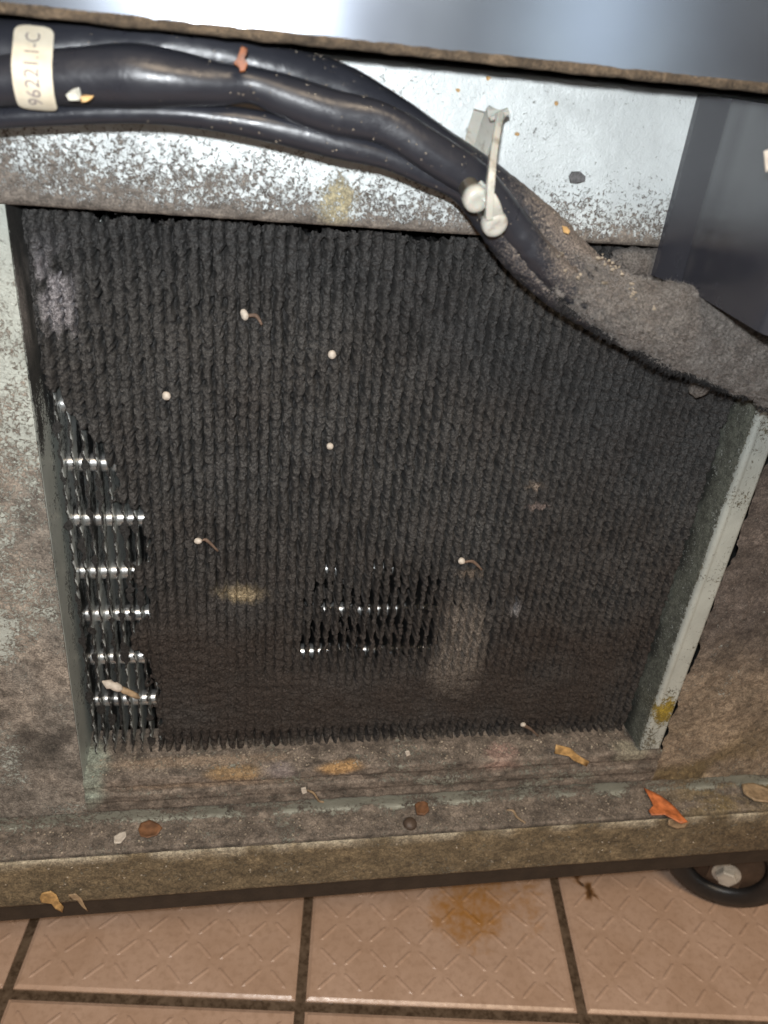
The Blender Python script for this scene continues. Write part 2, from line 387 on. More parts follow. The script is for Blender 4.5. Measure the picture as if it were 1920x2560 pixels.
# ================================================================== refrigerator housing
fr = thing('refrigerator', (86, 20, 0), 'dirty galvanised lower service housing of a kitchen refrigerator, open at its grille bay', 'refrigerator')
up = sheet('upper_panel', MAT['galv'], dirt_upper, -300, 460, [(14, 597.0), (-1.2, 596.6), (-2, 596), (-2, 541.5), (-1.6, 539.6), (-.4, 538.2), (1.2, 538), (14, 538.4)], 2.5, 2.2, fr, .25, 3)
tag(up, 'bright galvanised upper panel speckled with dark dust')
# panel top slopes very slightly
lp = sheet('left_panel', MAT['crust'], dirt_left, -300, -85.8, [(0, 538), (0, 206)], 2.2, 2.2, fr, .5, 4)
tag(lp, 'left panel with flaking grey-brown dirt')
rp = sheet('right_panel', MAT['crust'], dirt_right, 262.2, 520, [(0, 538), (0, 206)], 1.8, 1.8, fr, 1.5, 5, edge=True)
tag(rp, 'right panel under thick cracked brown dust')
lowp = sheet('lower_panel', MAT['rail'], dirt_sill, -85.8, 262.5,
             [(34, 236), (20, 235), (3, 233.2), (.3, 233), (-.6, 232), (-.6, 226.5), (.2, 226), (.2, 220.5), (-.8, 220), (-.8, 214.6), (-.2, 214), (-.6, 207.2), (0, 206.2)], 2.0, 1.3, fr, .8, 6)
tag(lowp, 'brown lower lip of the bay, greasy and ridged')
sill = sheet('sill', MAT['rail'], dirt_sill, -300, 560, [(3, 206), (2.6, 205.2), (2.6, 195.4), (1.8, 193.8), (.6, 193.2), (-10, 192.7), (-15.7, 192.2), (-16.2, 190.8), (-16.2, 186)], 2.4, 1.4, fr, .45, 7)
tag(sill, 'dirty ledge below the bay')
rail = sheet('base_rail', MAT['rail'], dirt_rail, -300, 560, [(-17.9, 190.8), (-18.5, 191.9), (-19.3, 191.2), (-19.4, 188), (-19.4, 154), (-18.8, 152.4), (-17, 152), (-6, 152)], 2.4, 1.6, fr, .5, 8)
tag(rail, 'olive-brown greasy front base rail')
V, Fc = merge([box((-300, -6, 152.5), (560, 560, 154)), box((-300, 90, 154), (560, 92, 760)), box((-302, 2, 154), (-300, 90, 760)), box((560, 2, 154), (562, 90, 760)), box((-300, -44, 700), (560, 90, 702))])
mesh('dark_interior', V, Fc, MAT['dark'], fr)
V, Fc = box((-300, 14.2, 590), (560, 16, 597.0)); mesh('rear_flange', V, Fc, MAT['dark'], fr)
V, Fc = box((-300, -9, 125), (560, -6.5, 152.4)); o = mesh('rail_strip', V, Fc, plain('dark_brown_strip', (.026, .018, .012), .6, 0, (3, .4)), fr); tag(o, 'dark set-back strip under the base rail')  # dark brown strip added below the rail for the dark band there
# stainless trim above
def dirt_trim(x, y, z):
    x, y, z = np.broadcast_arrays(np.asarray(x, float), y, z)
    n = fbm(P3(x/7, 0, z/2), 3, 91); t = ss(604.5, 602.6, z+n*.6)
    c = np.array([.085, .063, .042])*(1+.7*fbm(P3(x/6, y/3, z/3), 3, 92))[..., None]
    return np.concatenate([c, (t*1.2)[..., None]], -1)
trim = sheet('stainless_trim', MAT['stainless'], dirt_none, -300, 560, [(-50, 720), (-50, 601.5)], 8, 8, fr)
tag(trim, 'brushed stainless front trim with a flash glare')
lip = sheet('trim_lip', MAT['rail'], dirt_trim, -300, 560, [(-50.1, 602.3), (-50.5, 601.6), (-50.6, 600.1), (-50.0, 599.3), (-38, 599.4), (-38, 604)], 1.2, .6, fr, .5, 12)
tag(lip, 'brown greasy bottom edge of the trim')
# bracket flange at the right of the bay: recessed leg + front strip
def dirt_flange(x, y, z):
    x, y, z = np.broadcast_arrays(np.asarray(x, float), y, z); n = fbm(P3(x/12, y/12, z/16), 4, 95)
    cov = .20+.28*n+.15*ss(300, 240, z); c = np.array([.12, .11, .08])*np.ones(x.shape+(3,))
    t = ss(14, 5, np.hypot((x-253)*1.3, (z-268)*.75)+n*4)[..., None]
    c = c*(1-t)+np.array([.22, .16, .02])*t; cov = np.maximum(cov, t[..., 0]*.85)
    inn = ss(.3, 2.5, y)[..., None]*.9; c = c*(1-inn)+np.array([.095, .105, .09])*inn; cov = np.maximum(cov, inn[..., 0]*.95+.2*n)
    e = ss(8, 18, y)*ss(-.1, .3, fbm(P3(1, y/8, z/22), 2, 97)); cov = np.maximum(cov, e*.9); c = c*(1-.75*e[..., None])
    return np.concatenate([c, np.clip(cov, 0, 1.2)[..., None]], -1)
def strip(name, path, z0, z1, field, mat, parent, dz=2.):
    p = np.array(path, float); nv = len(p); nu = int((z1-z0)/dz)+1
    Zg, J = np.meshgrid(np.linspace(z0, z1, nu), np.arange(nv), indexing='ij')
    X, Yv = p[J, 0], p[J, 1]
    return mesh(name, np.stack([X, Yv, Zg], -1), gridfaces(nu, nv, flip=True), mat, parent, smooth=True, col=field(X, Yv, Zg))
path = [(244.2, 40)]+[(244.2+1.6*k/10, 17-15.0*k/10) for k in range(11)]+[(246.2, .6), (247.0, -.7), (248.2, -1.1), (249.3, -.8), (250.0, -.5)]+[(250.5+k, -.5) for k in range(9)]+[(259.4, -.2), (259.8, 2.5)]

# ================================================================== condenser coil
coil = thing('condenser_coil', (79, 17, 234), 'finned condenser coil choked with black dust, set in the galvanised housing', 'condenser coil')
fl = strip('side_flange', path, 236, 538, dirt_flange, MAT['flange'], coil); tag(fl, 'grey zinc flange down the right side with a yellow grease mark')
def dirt_end(x, y, z):
    x, y, z = np.broadcast_arrays(np.asarray(x, float), y, z); n = fbm(P3(x/12, y/8, z/20), 3, 96)
    cov = .18+.5*n+1.1*ss(425, 475, z+8*n)*ss(-1, 3, y); c = np.array([.022, .022, .02])*np.ones(x.shape+(3,)); c = c+np.array([.12, .11, .105])*(ss(470, 490, z)*ss(525, 505, z)*ss(-.3, .2, n))[..., None]
    return np.concatenate([c, np.clip(cov, 0, 1.2)[..., None]], -1)
strip('end_plate', [(-85.6, 0), (-85.4, .2)]+[(-85.4, .5+k*1.5) for k in range(40)], 234, 538, dirt_end, MAT['flange'], coil)
V, Fc = box((-84, 62, 232), (246, 64, 538)); mesh('shroud', V, Fc, MAT['dark'], coil)
PITCH = 5.1; NF = 64; FX = [-81.0+i*PITCH for i in range(NF)]
zs = np.arange(236, 532.1, 1.25); ys = np.array([18, 20, 23, 30, 46.])
tri = lambda t: 2*np.abs(2*(t-np.floor(t+.5)))-1
def finwave(z): return .42*np.sin(2*np.pi*z/10.0)
Zg, Yg = np.meshgrid(zs, ys, indexing='ij'); amp = np.interp(Yg, [18, 23, 30, 46], [1, .35, 0, 0])
Xg = finwave(Zg)*amp
A = np.stack([Xg-.16, Yg, Zg], -1); B = np.stack([Xg+.16, Yg, Zg], -1); nu, nv = Zg.shape
fa = gridfaces(nu, nv); fb = gridfaces(nu, nv, flip=True)+nu*nv
edge = np.stack([np.arange(nu-1)*nv, (np.arange(nu-1)+1)*nv, (np.arange(nu-1)+1)*nv+nu*nv, np.arange(nu-1)*nv+nu*nv], -1)[:, ::-1]
fin0 = None; fins = []
for i, x in enumerate(FX):
    if fin0 is None:
        V = np.concatenate([A.reshape(-1, 3), B.reshape(-1, 3)])+np.array([x, 0, 0])
        fin0 = mesh('fin', V, np.concatenate([fa, fb, edge]), MAT['fin'], coil, org=(x, 17, 236)); fins.append(fin0)
    else:
        o = fin0.copy(); COL.objects.link(o); o.parent = coil; org = np.array([x, 17, 236]); o.location = [v*S for v in org-origin(coil)]; ORG[o.name] = org; fins.append(o)
TZ = [aty(260, p_, 28.8)[2]-2.0 for p_ in (1753, 1646, 1537, 1429, 1296, 1157)]; TZ = [TZ[0]-30]*0+TZ+[TZ[-1]+30.2*k for k in (1, 2, 3)]
for k, z in enumerate(TZ):
    V, Fc = cyl((-83.6, 33, z), (1, 0, 0), 4.5, 4.5, 328.5, 24, False); mesh('tube', V, Fc, MAT['tube'], coil, org=(79, 31.5, z), smooth=True)

# dust: one height field over the fin tips, cut into one coat per fin
DX, DZ = .34, .42
z_ = np.arange(234.6, 538.4, DZ); spf = int(round(PITCH/DX)); 
mist = []
def smask(px, py, y=15): return aty(px, py, y)
felt_n = None
def dustfield(X, Z, I):
    """returns height above fin tips (mm), keep mask, colour"""
    xi = -81.0+I*PITCH
    jit = .9*fbm(P3(I*3.1, 0, Z/6.), 2, 11)+.25*vnoise(P3(I*7.7, 5, Z/2.6), 12)
    t = (X-xi-finwave(Z)*.5-jit*.5)/(PITCH/2)+.34*vnoise(P3(X/1.3, 6, Z/1.5), 29)
    big = fbm(P3(X/26, 3, Z/26), 4, 13); med = fbm(P3(X/9, 3, Z/9), 3, 14)
    lumps = fbm(P3(I*5.3, X/3.2, Z/2.5), 2, 15); fuzz = vnoise(P3(X/.62, 1, Z/.62), 16); fz2 = vnoise(P3(X/1.3, 1, Z/1.3), 17)
    # region masks
    wob = 9*big
    wob = 26*big+5*med
    F_ = ss(368+wob, 290+wob, Z)*ss(-66, -36, X+wob*.4)*ss(48, 0, X+wob)                       # matted left low
    F_ = np.maximum(F_, ss(306+wob*.5, 280+wob*.5, Z)*ss(-64, -38, X+wob*.3)*ss(242, 205, X+wob*.3))
    F_ = np.maximum(F_, ss(335+wob, 285+wob, Z)*ss(130, 175, X+wob)*ss(244, 215, X)*.9)
    F_ = np.maximum(F_, .55*ss(352, 330, Z+wob)*ss(-45, -30, X)*ss(40, 25, X))
    F_ *= ss(241, 254, Z+3*big)
    Wn = ss(26, 33, X)*ss(150, 118, X)*ss(345, 338, Z)*ss(297, 303, Z)
    Wn = np.maximum(Wn, .55*ss(30, 40, X)*ss(120, 100, X)*ss(372, 350, Z)*ss(297, 303, Z))
    sw = 7+7*ss(350, 300, Z); stripe = ss(sw+7, sw-6, np.abs(X-123+4*med+4*big))*ss(364, 325, Z)*ss(268+20*med, 305+20*med, Z)       # brown clogged bar
    F_ = np.maximum(F_*(1-.85*Wn), stripe*.45)
    # bare band on the left side
    bound = np.interp(Z, [238, 277, 320, 345, 393, 425, 455, 480, 540], [-42, -46, -54, -50, -50, -62, -76, -92, -99])
    bare = ss(3.5, -3.5, X-bound+9*med+7*big)
    kn = ss(.35, .6, vnoise(P3(I*2.3, 8, Z/14), 18))*.0
    bottom = ss(246, 240, Z+2*med)
    r = np.sqrt(np.clip(1-(t/1.02)**2, 0, 1))
    wd = .80+.20*ss(-.3, .4, med)-.20*Wn; r = np.sqrt(np.clip(1-(np.abs(t)/wd)**2.4, 0, 1))
    ampl = (2.3+.5*ss(500, 420, Z))*(1-.86*F_)*(1-.35*ss(120, 240, X))+.12
    top = 1.9+1.3*lumps*(1-.55*F_)+.8*big+.9*F_
    val = top-ampl*1.45-(.4+4.5*ss(-.15, .45, fbm(P3(X/4, 2, Z/6), 3, 19)+.5*Wn))*(1-F_)
    h = val+(top-val)*r
    h = np.where(F_ > .05, h*(1)+F_*(1.3*fbm(P3(X/7, 7, Z/2.6), 4, 20)), h)
    h += .45*fuzz+.60*fz2*(1-.3*F_)
    h -= 1.6*bottom
    h *= 1-.85*bare; h -= .2*bare
    # holes in the gaps
    g = fbm(P3(X/6.5, 4, Z/5.5), 3, 22)
    near = np.min(np.abs(Z[..., None]-np.array([q_+(604-q_)/330*13.5+2 for q_ in TZ])), -1)
    thr = .30-(.22+.48*ss(5, 2.5, near))*Wn-.06*ss(470, 300, Z)*(1-F_)+2*F_-.6*bottom
    pit = (np.abs(t) > (.66-.1*Wn)) & (g > thr); h = np.where(pit & (bare < .5), h-5.5, h)
    hole = (Wn > .25) & (np.abs(t) > (.70-.16*Wn-.1*bottom)) & (g > thr)
    barehole = (bare > .5) & ((np.abs(X-xi-finwave(Z)) > .62+.35*fz2+1.9*ss(.15, .55, fbm(P3(I*4.1, 2, Z/9), 3, 23))))
    edgegap = (Z > 533.5+3.2*med+1.2*fz2) & (X < 130)
    keep = ~(hole | barehole | edgegap)
    # colour
    c = np.array([.053, .051, .049])*np.ones(X.shape+(3,))
    br = np.clip(.75*ss(460, 270, Z)+.12*F_+.45*big*ss(520, 440, Z)+.15*ss(0, .5, fbm(P3(X/30, 1, Z/30), 2, 24)), 0, 1)[..., None]
    c = c*(1-br)+np.array([.036, .028, .0235])*br
    c = c*(1+.18*med[..., None])
    for (px, py, rx, rz, cc, k) in ((600, 1490, 12, 6, (.30, .24, .15), .9), (1340, 1220, 5, 2.6, (.24, .19, .15), .6), (1345, 1272, 6, 2, (.22, .17, .15), .7),
                                    (1290, 1528, 4, 5, (.2, .19, .19), .7), (1170, 1440, 7, 3, (.14, .11, .085), .7)):
        p_ = aty(px, py, 14); d = ss(1.4, .4, np.hypot((X-p_[0])/rx, (Z-p_[2])/rz)+.5*med)[..., None]*k; c = c*(1-d)+np.array(cc)*d
    s_ = (stripe*(.75+.4*med)*ss(372, 325, Z))[..., None]; c = c*(1-s_)+np.array([.165, .138, .115])*s_
    pl = (ss(-64, -72, X)*ss(-84, -79, X)*ss(478, 488, Z)*ss(530, 505, Z)*ss(-.4, .1, med))[..., None]
    c = c*(1-pl)+np.array([.22, .205, .21])*pl
    bl = (bare*.7)[..., None]; c = c*(1-bl)+np.array([.02, .02, .02])*bl
    bo = bottom[..., None]*.6; c = c*(1-bo)+np.array([.10, .085, .07])*bo*ss(-.2, .4, med)[..., None]+c*bo*(1-ss(-.2, .4, med)[..., None])
    return h, keep, np.concatenate([c, np.ones(X.shape+(1,))], -1)
for i in range(NF):
    x_ = np.linspace(FX[i]-PITCH/2, FX[i]+PITCH/2, spf+1)
    if i == 0: x_ = np.linspace(-85.2, FX[0]+PITCH/2, spf+6)
    if i == NF-1: x_ = x_[x_ < 243.6]
    X, Z = np.meshgrid(x_, z_, indexing='ij'); I = np.full(X.shape, float(i))
    # share the seam between neighbours: blend their index so heights agree at the valley
    h, keep, c = dustfield(X, Z, I)
    for side, j in ((0, i-1), (-1, i+1)):
        if 0 <= j < NF and not (i == NF-1 and side == -1):
            h2, k2, c2 = dustfield(X[side:side+1] if side == 0 else X[-1:], Z[0:1], np.full((1, X.shape[1]), float(j)))
            h[side] = (h[side]+h2[0])/2
    Yv = 17-h
    kf = (keep[:-1, :-1] & keep[1:, 1:] & keep[1:, :-1] & keep[:-1, 1:])
    if kf.sum() < 5: continue
    mesh('dust_coat', np.stack([X, Yv, Z], -1), gridfaces(len(x_), len(z_), kf), MAT['dust'], fins[i], smooth=False, col=c)

def lint(name, pts, nrm, lmin, lmax, wd, mat, parent, label=None, lay=.5):
    n = len(pts); d = rng.normal(size=(n, 3)); d = d-nrm*(np.sum(d*nrm, 1)*(1-lay))[:, None]+nrm*.35; d /= np.linalg.norm(d, axis=1)[:, None]
    L = rng.uniform(lmin, lmax, n)[:, None]; w_ = np.cross(d, rng.normal(size=(n, 3))); w_ /= np.linalg.norm(w_, axis=1)[:, None]; w_ = w_*wd/2
    b = rng.normal(size=(n, 3))*.25; p1 = pts+d*L*.5; d2 = d+b; p2 = p1+d2*L*.5
    V = np.stack([pts-w_, pts+w_, p1+w_*.8, p1-w_*.8, p2+w_*.2, p2-w_*.2], 1).reshape(-1, 3); k = np.arange(n)[:, None]*6
    Fc = np.concatenate([k+np.array([0, 1, 2, 3]), k+np.array([3, 2, 4, 5])])
    o = mesh(name, V, Fc, mat, parent); tag(o, label, None, None, 'stuff'); return o
MAT['lint'] = plain('grey_lint', (.062, .058, .054), .8, var=.8, vmm=2.5)
lp_, ln_ = [], []
for i in range(NF):
    m_ = 480; z = rng.uniform(238, 533, m_); x = FX[i]+rng.normal(0, 1.3, m_); ok = (x < 243) & ((x > -46) | (z > 450+rng.uniform(-20, 20, m_)))
    x, z = x[ok], z[ok]; h, kp, _c = dustfield(x[None], z[None], np.full((1, len(x)), float(i)))
    kk = kp[0] & (h[0] > 0); lp_.append(np.stack([x, 17-h[0], z], -1)[kk])
lp_ = np.concatenate(lp_); lint('lint', lp_, np.tile([0, -1., 0], (len(lp_), 1)), .6, 1.7, .11, MAT['lint'], coil)

# ================================================================== floor
ft = -8.0*math.pi/180; fx = np.array([math.cos(ft), math.sin(ft), 0]); fy = np.array([-fx[1], fx[0], 0]); fo = np.array([43.5, -9.3, 0])
V, Fc = box((-2500, -3000, -12), (2800, 1500, -2.6)); floor = mesh('floor', V, Fc, MAT['grout']); tag(floor, 'brown quarry tile kitchen floor with dark grout', None, None, 'structure')
spot = atz(1215, 2270); spot2 = atz(1470, 2240)
TP, GR = 207.5, 7.6
def tile_mesh(i, j):
    n = 17; u = np.linspace(0, 1, n*2)
    a, b = GR/2, TP-GR/2
    g = np.concatenate([[0, .8, 2.5], np.linspace(8, (b-a)-8, 24), [(b-a)-2.5, (b-a)-.8, b-a]])
    U, W = np.meshgrid(g, g, indexing='ij'); e = np.minimum(np.minimum(U, (b-a)-U), np.minimum(W, (b-a)-W))
    H = -1.3*(1-ss(-.2, 2.6, e))+.0
    Pp = fo+np.multiply.outer(U+a+i*TP, fx)+np.multiply.outer(W+a+j*TP, fy); Pp[..., 2] = H
    parts_V = [Pp.reshape(-1, 3)]; parts_F = [tuple(q) for q in gridfaces(len(g), len(g))]; n0 = len(g)**2
    # skirt
    ring = [(a, a), (b, a), (b, b), (a, b)]; sk = []
    for (s, t) in ring:
        for hh in (-1.3, -6): p = fo+fx*(s+i*TP)+fy*(t+j*TP); sk.append((p[0], p[1], hh))
    parts_V.append(np.array(sk))
    for k in range(4): parts_F.append((n0+2*k, n0+2*((k+1) % 4), n0+2*((k+1) % 4)+1, n0+2*k+1))
    n0 += 8
    sp = (b-a)/10.5
    for s in range(10):
        for t in range(10):
            c = np.array([a+sp*(s+.75), a+sp*(t+.75)]); sg = 1 if (s+t) % 2 == 0 else -1
            an = math.radians(45*sg)+random.uniform(-.04, .04); d = np.array([math.cos(an), math.sin(an)]); e_ = np.array([-d[1], d[0]]); L = 9.6; Wd = 1.7
            q_ = []
            for (k, wdt, hh) in ((-1, 0, 0), (-.72, 1, 0), (-.72, .25, .55), (.72, .25, .55), (.72, 1, 0), (1, 0, 0), (.72, -1, 0), (.72, -.25, .55), (-.72, -.25, .55), (-.72, -1, 0)):
                uv = c+d*L*k+e_*Wd*wdt; p = fo+fx*(uv[0]+i*TP)+fy*(uv[1]+j*TP); q_.append((p[0], p[1], hh-.02))
            parts_V.append(np.array(q_))
            for f in ((0, 2, 1), (1, 2, 3, 4), (4, 3, 5), (5, 7, 6), (6, 7, 8, 9), (9, 8, 0), (0, 8, 2), (2, 8, 7, 3), (3, 7, 5)): parts_F.append(tuple(n0+v for v in f[::-1]))
            n0 += 10
    V = np.concatenate(parts_V)
    x, y = V[:, 0], V[:, 1]; nn = fbm(P3(x/18, y/18, 0), 3, 41)
    c = np.zeros((len(V), 4)); cov = np.zeros(len(V)); colr = np.tile(np.array([.36, .17, .045]), (len(V), 1))
    d = ss(1.4, .2, np.hypot((x-spot[0]+6)/60, (y-spot[1]-10)/50)+.55*nn); cov = d*.62
    d2 = ss(1.3, .3, np.hypot((x-spot2[0]-3+.25*(y-spot2[1]))/6, (y-spot2[1]-8)/26)+.3*nn); colr = colr*(1-d2[:, None])+np.array([.05, .025, .015])*d2[:, None]; cov = np.maximum(cov, d2*1.0)
    g_ = ss(65, 125, y+8*nn)*(1-d); colr = colr*(1-.6*g_[:, None])+np.array([.15, .115, .09])*.6*g_[:, None]; cov = np.maximum(cov, .45*g_)
    c[:, :3] = colr; c[:, 3] = cov
    ctr = fo+fx*((i+.5)*TP)+fy*((j+.5)*TP)
    o = mesh('tile', V, parts_F, MAT['tile'], floor, org=(ctr[0], ctr[1], 0), smooth=False, col=c)
for i in range(-3, 4):
    for j in range(-2, 3): tile_mesh(i, j)

# ================================================================== caster (part of the appliance)
a = math.radians(240); cax = np.array([math.cos(a), math.sin(a), 0]); cc = np.array([396, 50, 50.])
ca = mesh('caster', *cyl(cc-cax*8, cax, 14, 14, 16, 20), MAT['hub'], fr, org=cc)
mesh('tyre', *cyl(cc, cax, 0, 0, 0, 56, False, [(-12, 36), (-12, 46), (-9, 49.2), (-3, 50), (3, 50), (9, 49.2), (12, 46.5), (13.2, 40), (12.4, 33), (10, 30), (6, 29.5)]), MAT['rubber'], ca, smooth=True)
mesh('hub', *cyl(cc, cax, 0, 0, 0, 40, True, [(-8, 29.8), (6, 29.8), (8.5, 28), (7.5, 20), (10, 16), (10, 10)]), MAT['hub'], ca, smooth=True)
mesh('axle_bolt', *merge([cyl(cc, cax, 0, 0, 0, 6, True, [(19.5, 8.2), (25, 8.2), (26.2, 7)]), cyl(cc, cax, 0, 0, 0, 24, True, [(18.9, 11), (20.2, 11)])]), MAT['steel'], ca)
tt = np.array([-cax[1], cax[0], 0])
def obox(c, h, bev=0):
    V, Fc = box((-h[0], -h[1], -h[2]), (h[0], h[1], h[2]), bev); V = np.array(V); return c+V[:, :1]*cax+V[:, 1:2]*tt+V[:, 2:3]*np.array([0, 0, 1.]), Fc
mesh('fork', *merge([obox(cc+cax*17.5+np.array([0, 0, 42]), (1.4, 13, 55), .8), obox(cc-cax*17.5+np.array([0, 0, 42]), (1.5, 15, 55), .8), obox(cc+np.array([0, 0, 98]), (24, 24, 2.5), .8)]), MAT['hub'], ca)

# ================================================================== cables
def tubecable(name, rows, label, seg=300, n=40, dirtx=(60, 190), lump_=.0, seed=3, cov0=0., pinch=None):
    """rows: px, py, depth, radius(px)"""
    P = []
    for px, py, y, rp in rows:
        p = aty(px, py, y); zc = (y-CAM[1])/ray(px, py)[1]; P.append([*p, rp/F*zc])
    s = spline(P, seg); c = s[:, :3]; r = s[:, 3]; T, N, B = frames(c)
    th = np.linspace(0, 2*np.pi, n, endpoint=False)
    J, K = np.meshgrid(np.arange(seg), th, indexing='ij')
    R = r[J]*(1+.09*vnoise(P3(J/26., np.cos(K)*1.1, np.sin(K)*1.1), seed)*ss(48, 95, J)+.012*vnoise(P3(J/9., np.cos(K)*2, np.sin(K)*2), seed+1))
    dm = ss(dirtx[0], dirtx[1], c[J, 0])
    V = c[J]+(N[J]*np.cos(K)[..., None]+B[J]*np.sin(K)[..., None])*R[..., None]
    nz = fbm(V/2.2, 3, seed+5); V = V+(N[J]*np.cos(K)[..., None]+B[J]*np.sin(K)[..., None])*(dm*.9*nz)[..., None]
    col = np.concatenate([np.ones(J.shape+(3,))*.1, (cov0+.62*dm)[..., None]], -1)
    f = gridfaces(seg, n); wrap = np.stack([np.arange(seg-1)*n+n-1, (np.arange(seg-1)+1)*n+n-1, (np.arange(seg-1)+1)*n, np.arange(seg-1)*n], -1)
    mid = c[0]; root = thing(name, tuple(c[seg//2]), label, 'cable', 'black sleeved cables crossing the panel')
    o = mesh('sleeve', V, np.concatenate([f, wrap])[:, ::-1], MAT['sleeve'], root, smooth=True, col=col)
    return root, c, r, T, N, B
c1 = tubecable('cable', [(-160, 128, -32, 72), (-40, 130, -32, 72), (90, 130, -32, 72), (250, 126, -31, 66), (420, 128, -30, 66), (600, 152, -28, 64), (740, 190, -27, 62), (850, 225, -26, 58), (985, 300, -25, 56), (1115, 392, -24, 54), (1225, 470, -24, 52), (1335, 560, -24, 54), (1450, 670, -22, 54), (1580, 765, -20, 54), (1720, 845, -18, 56), (1860, 905, -17, 60), (2020, 960, -17, 62)],
               'thickest black sleeved cable, uppermost of the bundle and furry with dust at its right end', dirtx=(70, 120), seed=3)
c2 = tubecable('cable', [(-160, 210, -40, 56), (-40, 208, -40, 56), (90, 196, -40, 61), (230, 192, -40, 68), (340, 190, -40, 73), (440, 198, -40, 63), (545, 208, -39, 50), (625, 210, -38, 42), (710, 238, -38, 50), (830, 280, -38, 54), (960, 312, -38, 50), (1090, 392, -38, 48), (1195, 462, -36, 44), (1265, 540, -33, 44), (1335, 630, -32, 44), (1425, 715, -29, 44), (1530, 785, -26, 42), (1660, 850, -24, 42), (1800, 905, -22, 44), (2000, 960, -20, 48)],
               'middle black sleeved cable carrying the pale label and a long white shine', dirtx=(84, 122), seed=13)
c3 = tubecable('cable', [(-160, 300, -36, 28), (-40, 295, -36, 27), (60, 290, -36, 26), (250, 282, -36, 26), (400, 281, -36, 28), (550, 296, -36, 30), (700, 324, -36, 34), (850, 362, -36, 36), (960, 390, -36, 33), (1060, 428, -35, 34), (1150, 466, -34, 36), (1205, 520, -31, 38), (1250, 585, -30, 40), (1310, 655, -29, 42), (1395, 728, -27, 42), (1500, 795, -25, 40), (1620, 858, -23, 38), (1750, 905, -21, 40), (2000, 970, -20, 44)],
               'thinnest black cable, lowest of the bundle, arching over the speckled panel', dirtx=(76, 100), seed=23)
# label wrapped across the two upper sleeves at the left edge
ct1 = aty(70, 130, -32); ct2 = aty(70, 198, -40); xl0, xl1 = aty(20, 170, -52)[0], aty(122, 170, -52)[0]
def scale_at(px, py, y): return ((y-CAM[1])/ray(px, py)[1])/F
R1 = 72*scale_at(70, 130, -32)+.5; R2 = 65*scale_at(70, 198, -40)+.8
dyz = np.array([ct2[1]-ct1[1], ct2[2]-ct1[2]]); L_ = np.linalg.norm(dyz); ang = math.atan2(dyz[1], dyz[0])
off = math.acos((R1-R2)/L_); tang = ang-off   # outer tangent direction facing the viewer
if math.cos(tang) > 0: tang = ang+off
prof = [(ct1[1]+R1*math.cos(t), ct1[2]+R1*math.sin(t)) for t in np.linspace(math.radians(128), (tang % (2*math.pi)), 16)]
e_end = math.radians(246)
prof += [(ct2[1]+R2*math.cos(t), ct2[2]+R2*math.sin(t)) for t in np.linspace((tang % (2*math.pi)), e_end, 20)]
prof = np.array(prof); sl = np.concatenate([[0], np.cumsum(np.linalg.norm(np.diff(prof, axis=0), axis=1))])
def on_label(x, s, o=0.):
    y = np.interp(s, sl, prof[:, 0]); z = np.interp(s, sl, prof[:, 1]); e = .2
    y2 = np.interp(s+e, sl, prof[:, 0]); z2 = np.interp(s+e, sl, prof[:, 1]); y1 = np.interp(s-e, sl, prof[:, 0]); z1 = np.interp(s-e, sl, prof[:, 1])
    ty, tz = y2-y1, z2-z1; l = np.hypot(ty, tz)+1e-9; ny, nz = tz/l, -ty/l
    sg = np.where(ny > 0, -1., 1.); return np.stack([x*np.ones_like(y), y+ny*sg*o, z+nz*sg*o], -1)
Ls = sl[-1]; nu, nv = 14, 60; U, W = np.meshgrid(np.linspace(0, 1, nu), np.linspace(0, 1, nv), indexing='ij')
rad = 3.0/ (xl1-xl0); dd = np.minimum(W, 1-W)*Ls; ins = np.where(dd < 3.0, 3.0-np.sqrt(np.clip(9-(3-dd)**2, 0, 9)), 0)
Xl = (xl0+ins)+(xl1-xl0-2*ins)*U
Pl = on_label(Xl, W*Ls, 0.0)
lab = mesh('label', Pl, gridfaces(nu, nv), MAT['label'], c2[0], smooth=True); tag(lab, 'cream paper label printed 96221.1-C')
def text_mesh(body, size, ls=1.):
    cu = bpy.data.curves.new('t', 'FONT'); cu.body = body; cu.size = size; cu.resolution_u = 3; cu.space_character = ls
    o = bpy.data.objects.new('t', cu); COL.objects.link(o); bpy.context.view_layer.update()
    me = bpy.data.meshes.new_from_object(o.evaluated_get(bpy.context.evaluated_depsgraph_get()))
    import bmesh
    bm = bmesh.new(); bm.from_mesh(me)
    for _ in range(3):
        lg = [e for e in bm.edges if e.calc_length() > .45]
        if lg: bmesh.ops.subdivide_edges(bm, edges=lg, cuts=1)
        bmesh.ops.triangulate(bm, faces=bm.faces[:])
    V = np.array([v.co[:] for v in bm.verts]); bm.verts.index_update(); Fc = [tuple(v.index for v in f.verts) for f in bm.faces]
    bm.free(); bpy.data.objects.remove(o); return V, Fc
V, Fc = text_mesh('96221.1-C', 5.9, 1.02)
V[:, 0] *= (Ls*.80)/V[:, 0].max(); V[:, 1] *= 1.0
xm = xl0+(xl1-xl0)*.66
tv = on_label(xm-V[:, 1], (Ls*.90)-V[:, 0], .12)
mesh('lettering', tv, Fc, MAT['ink'], lab)

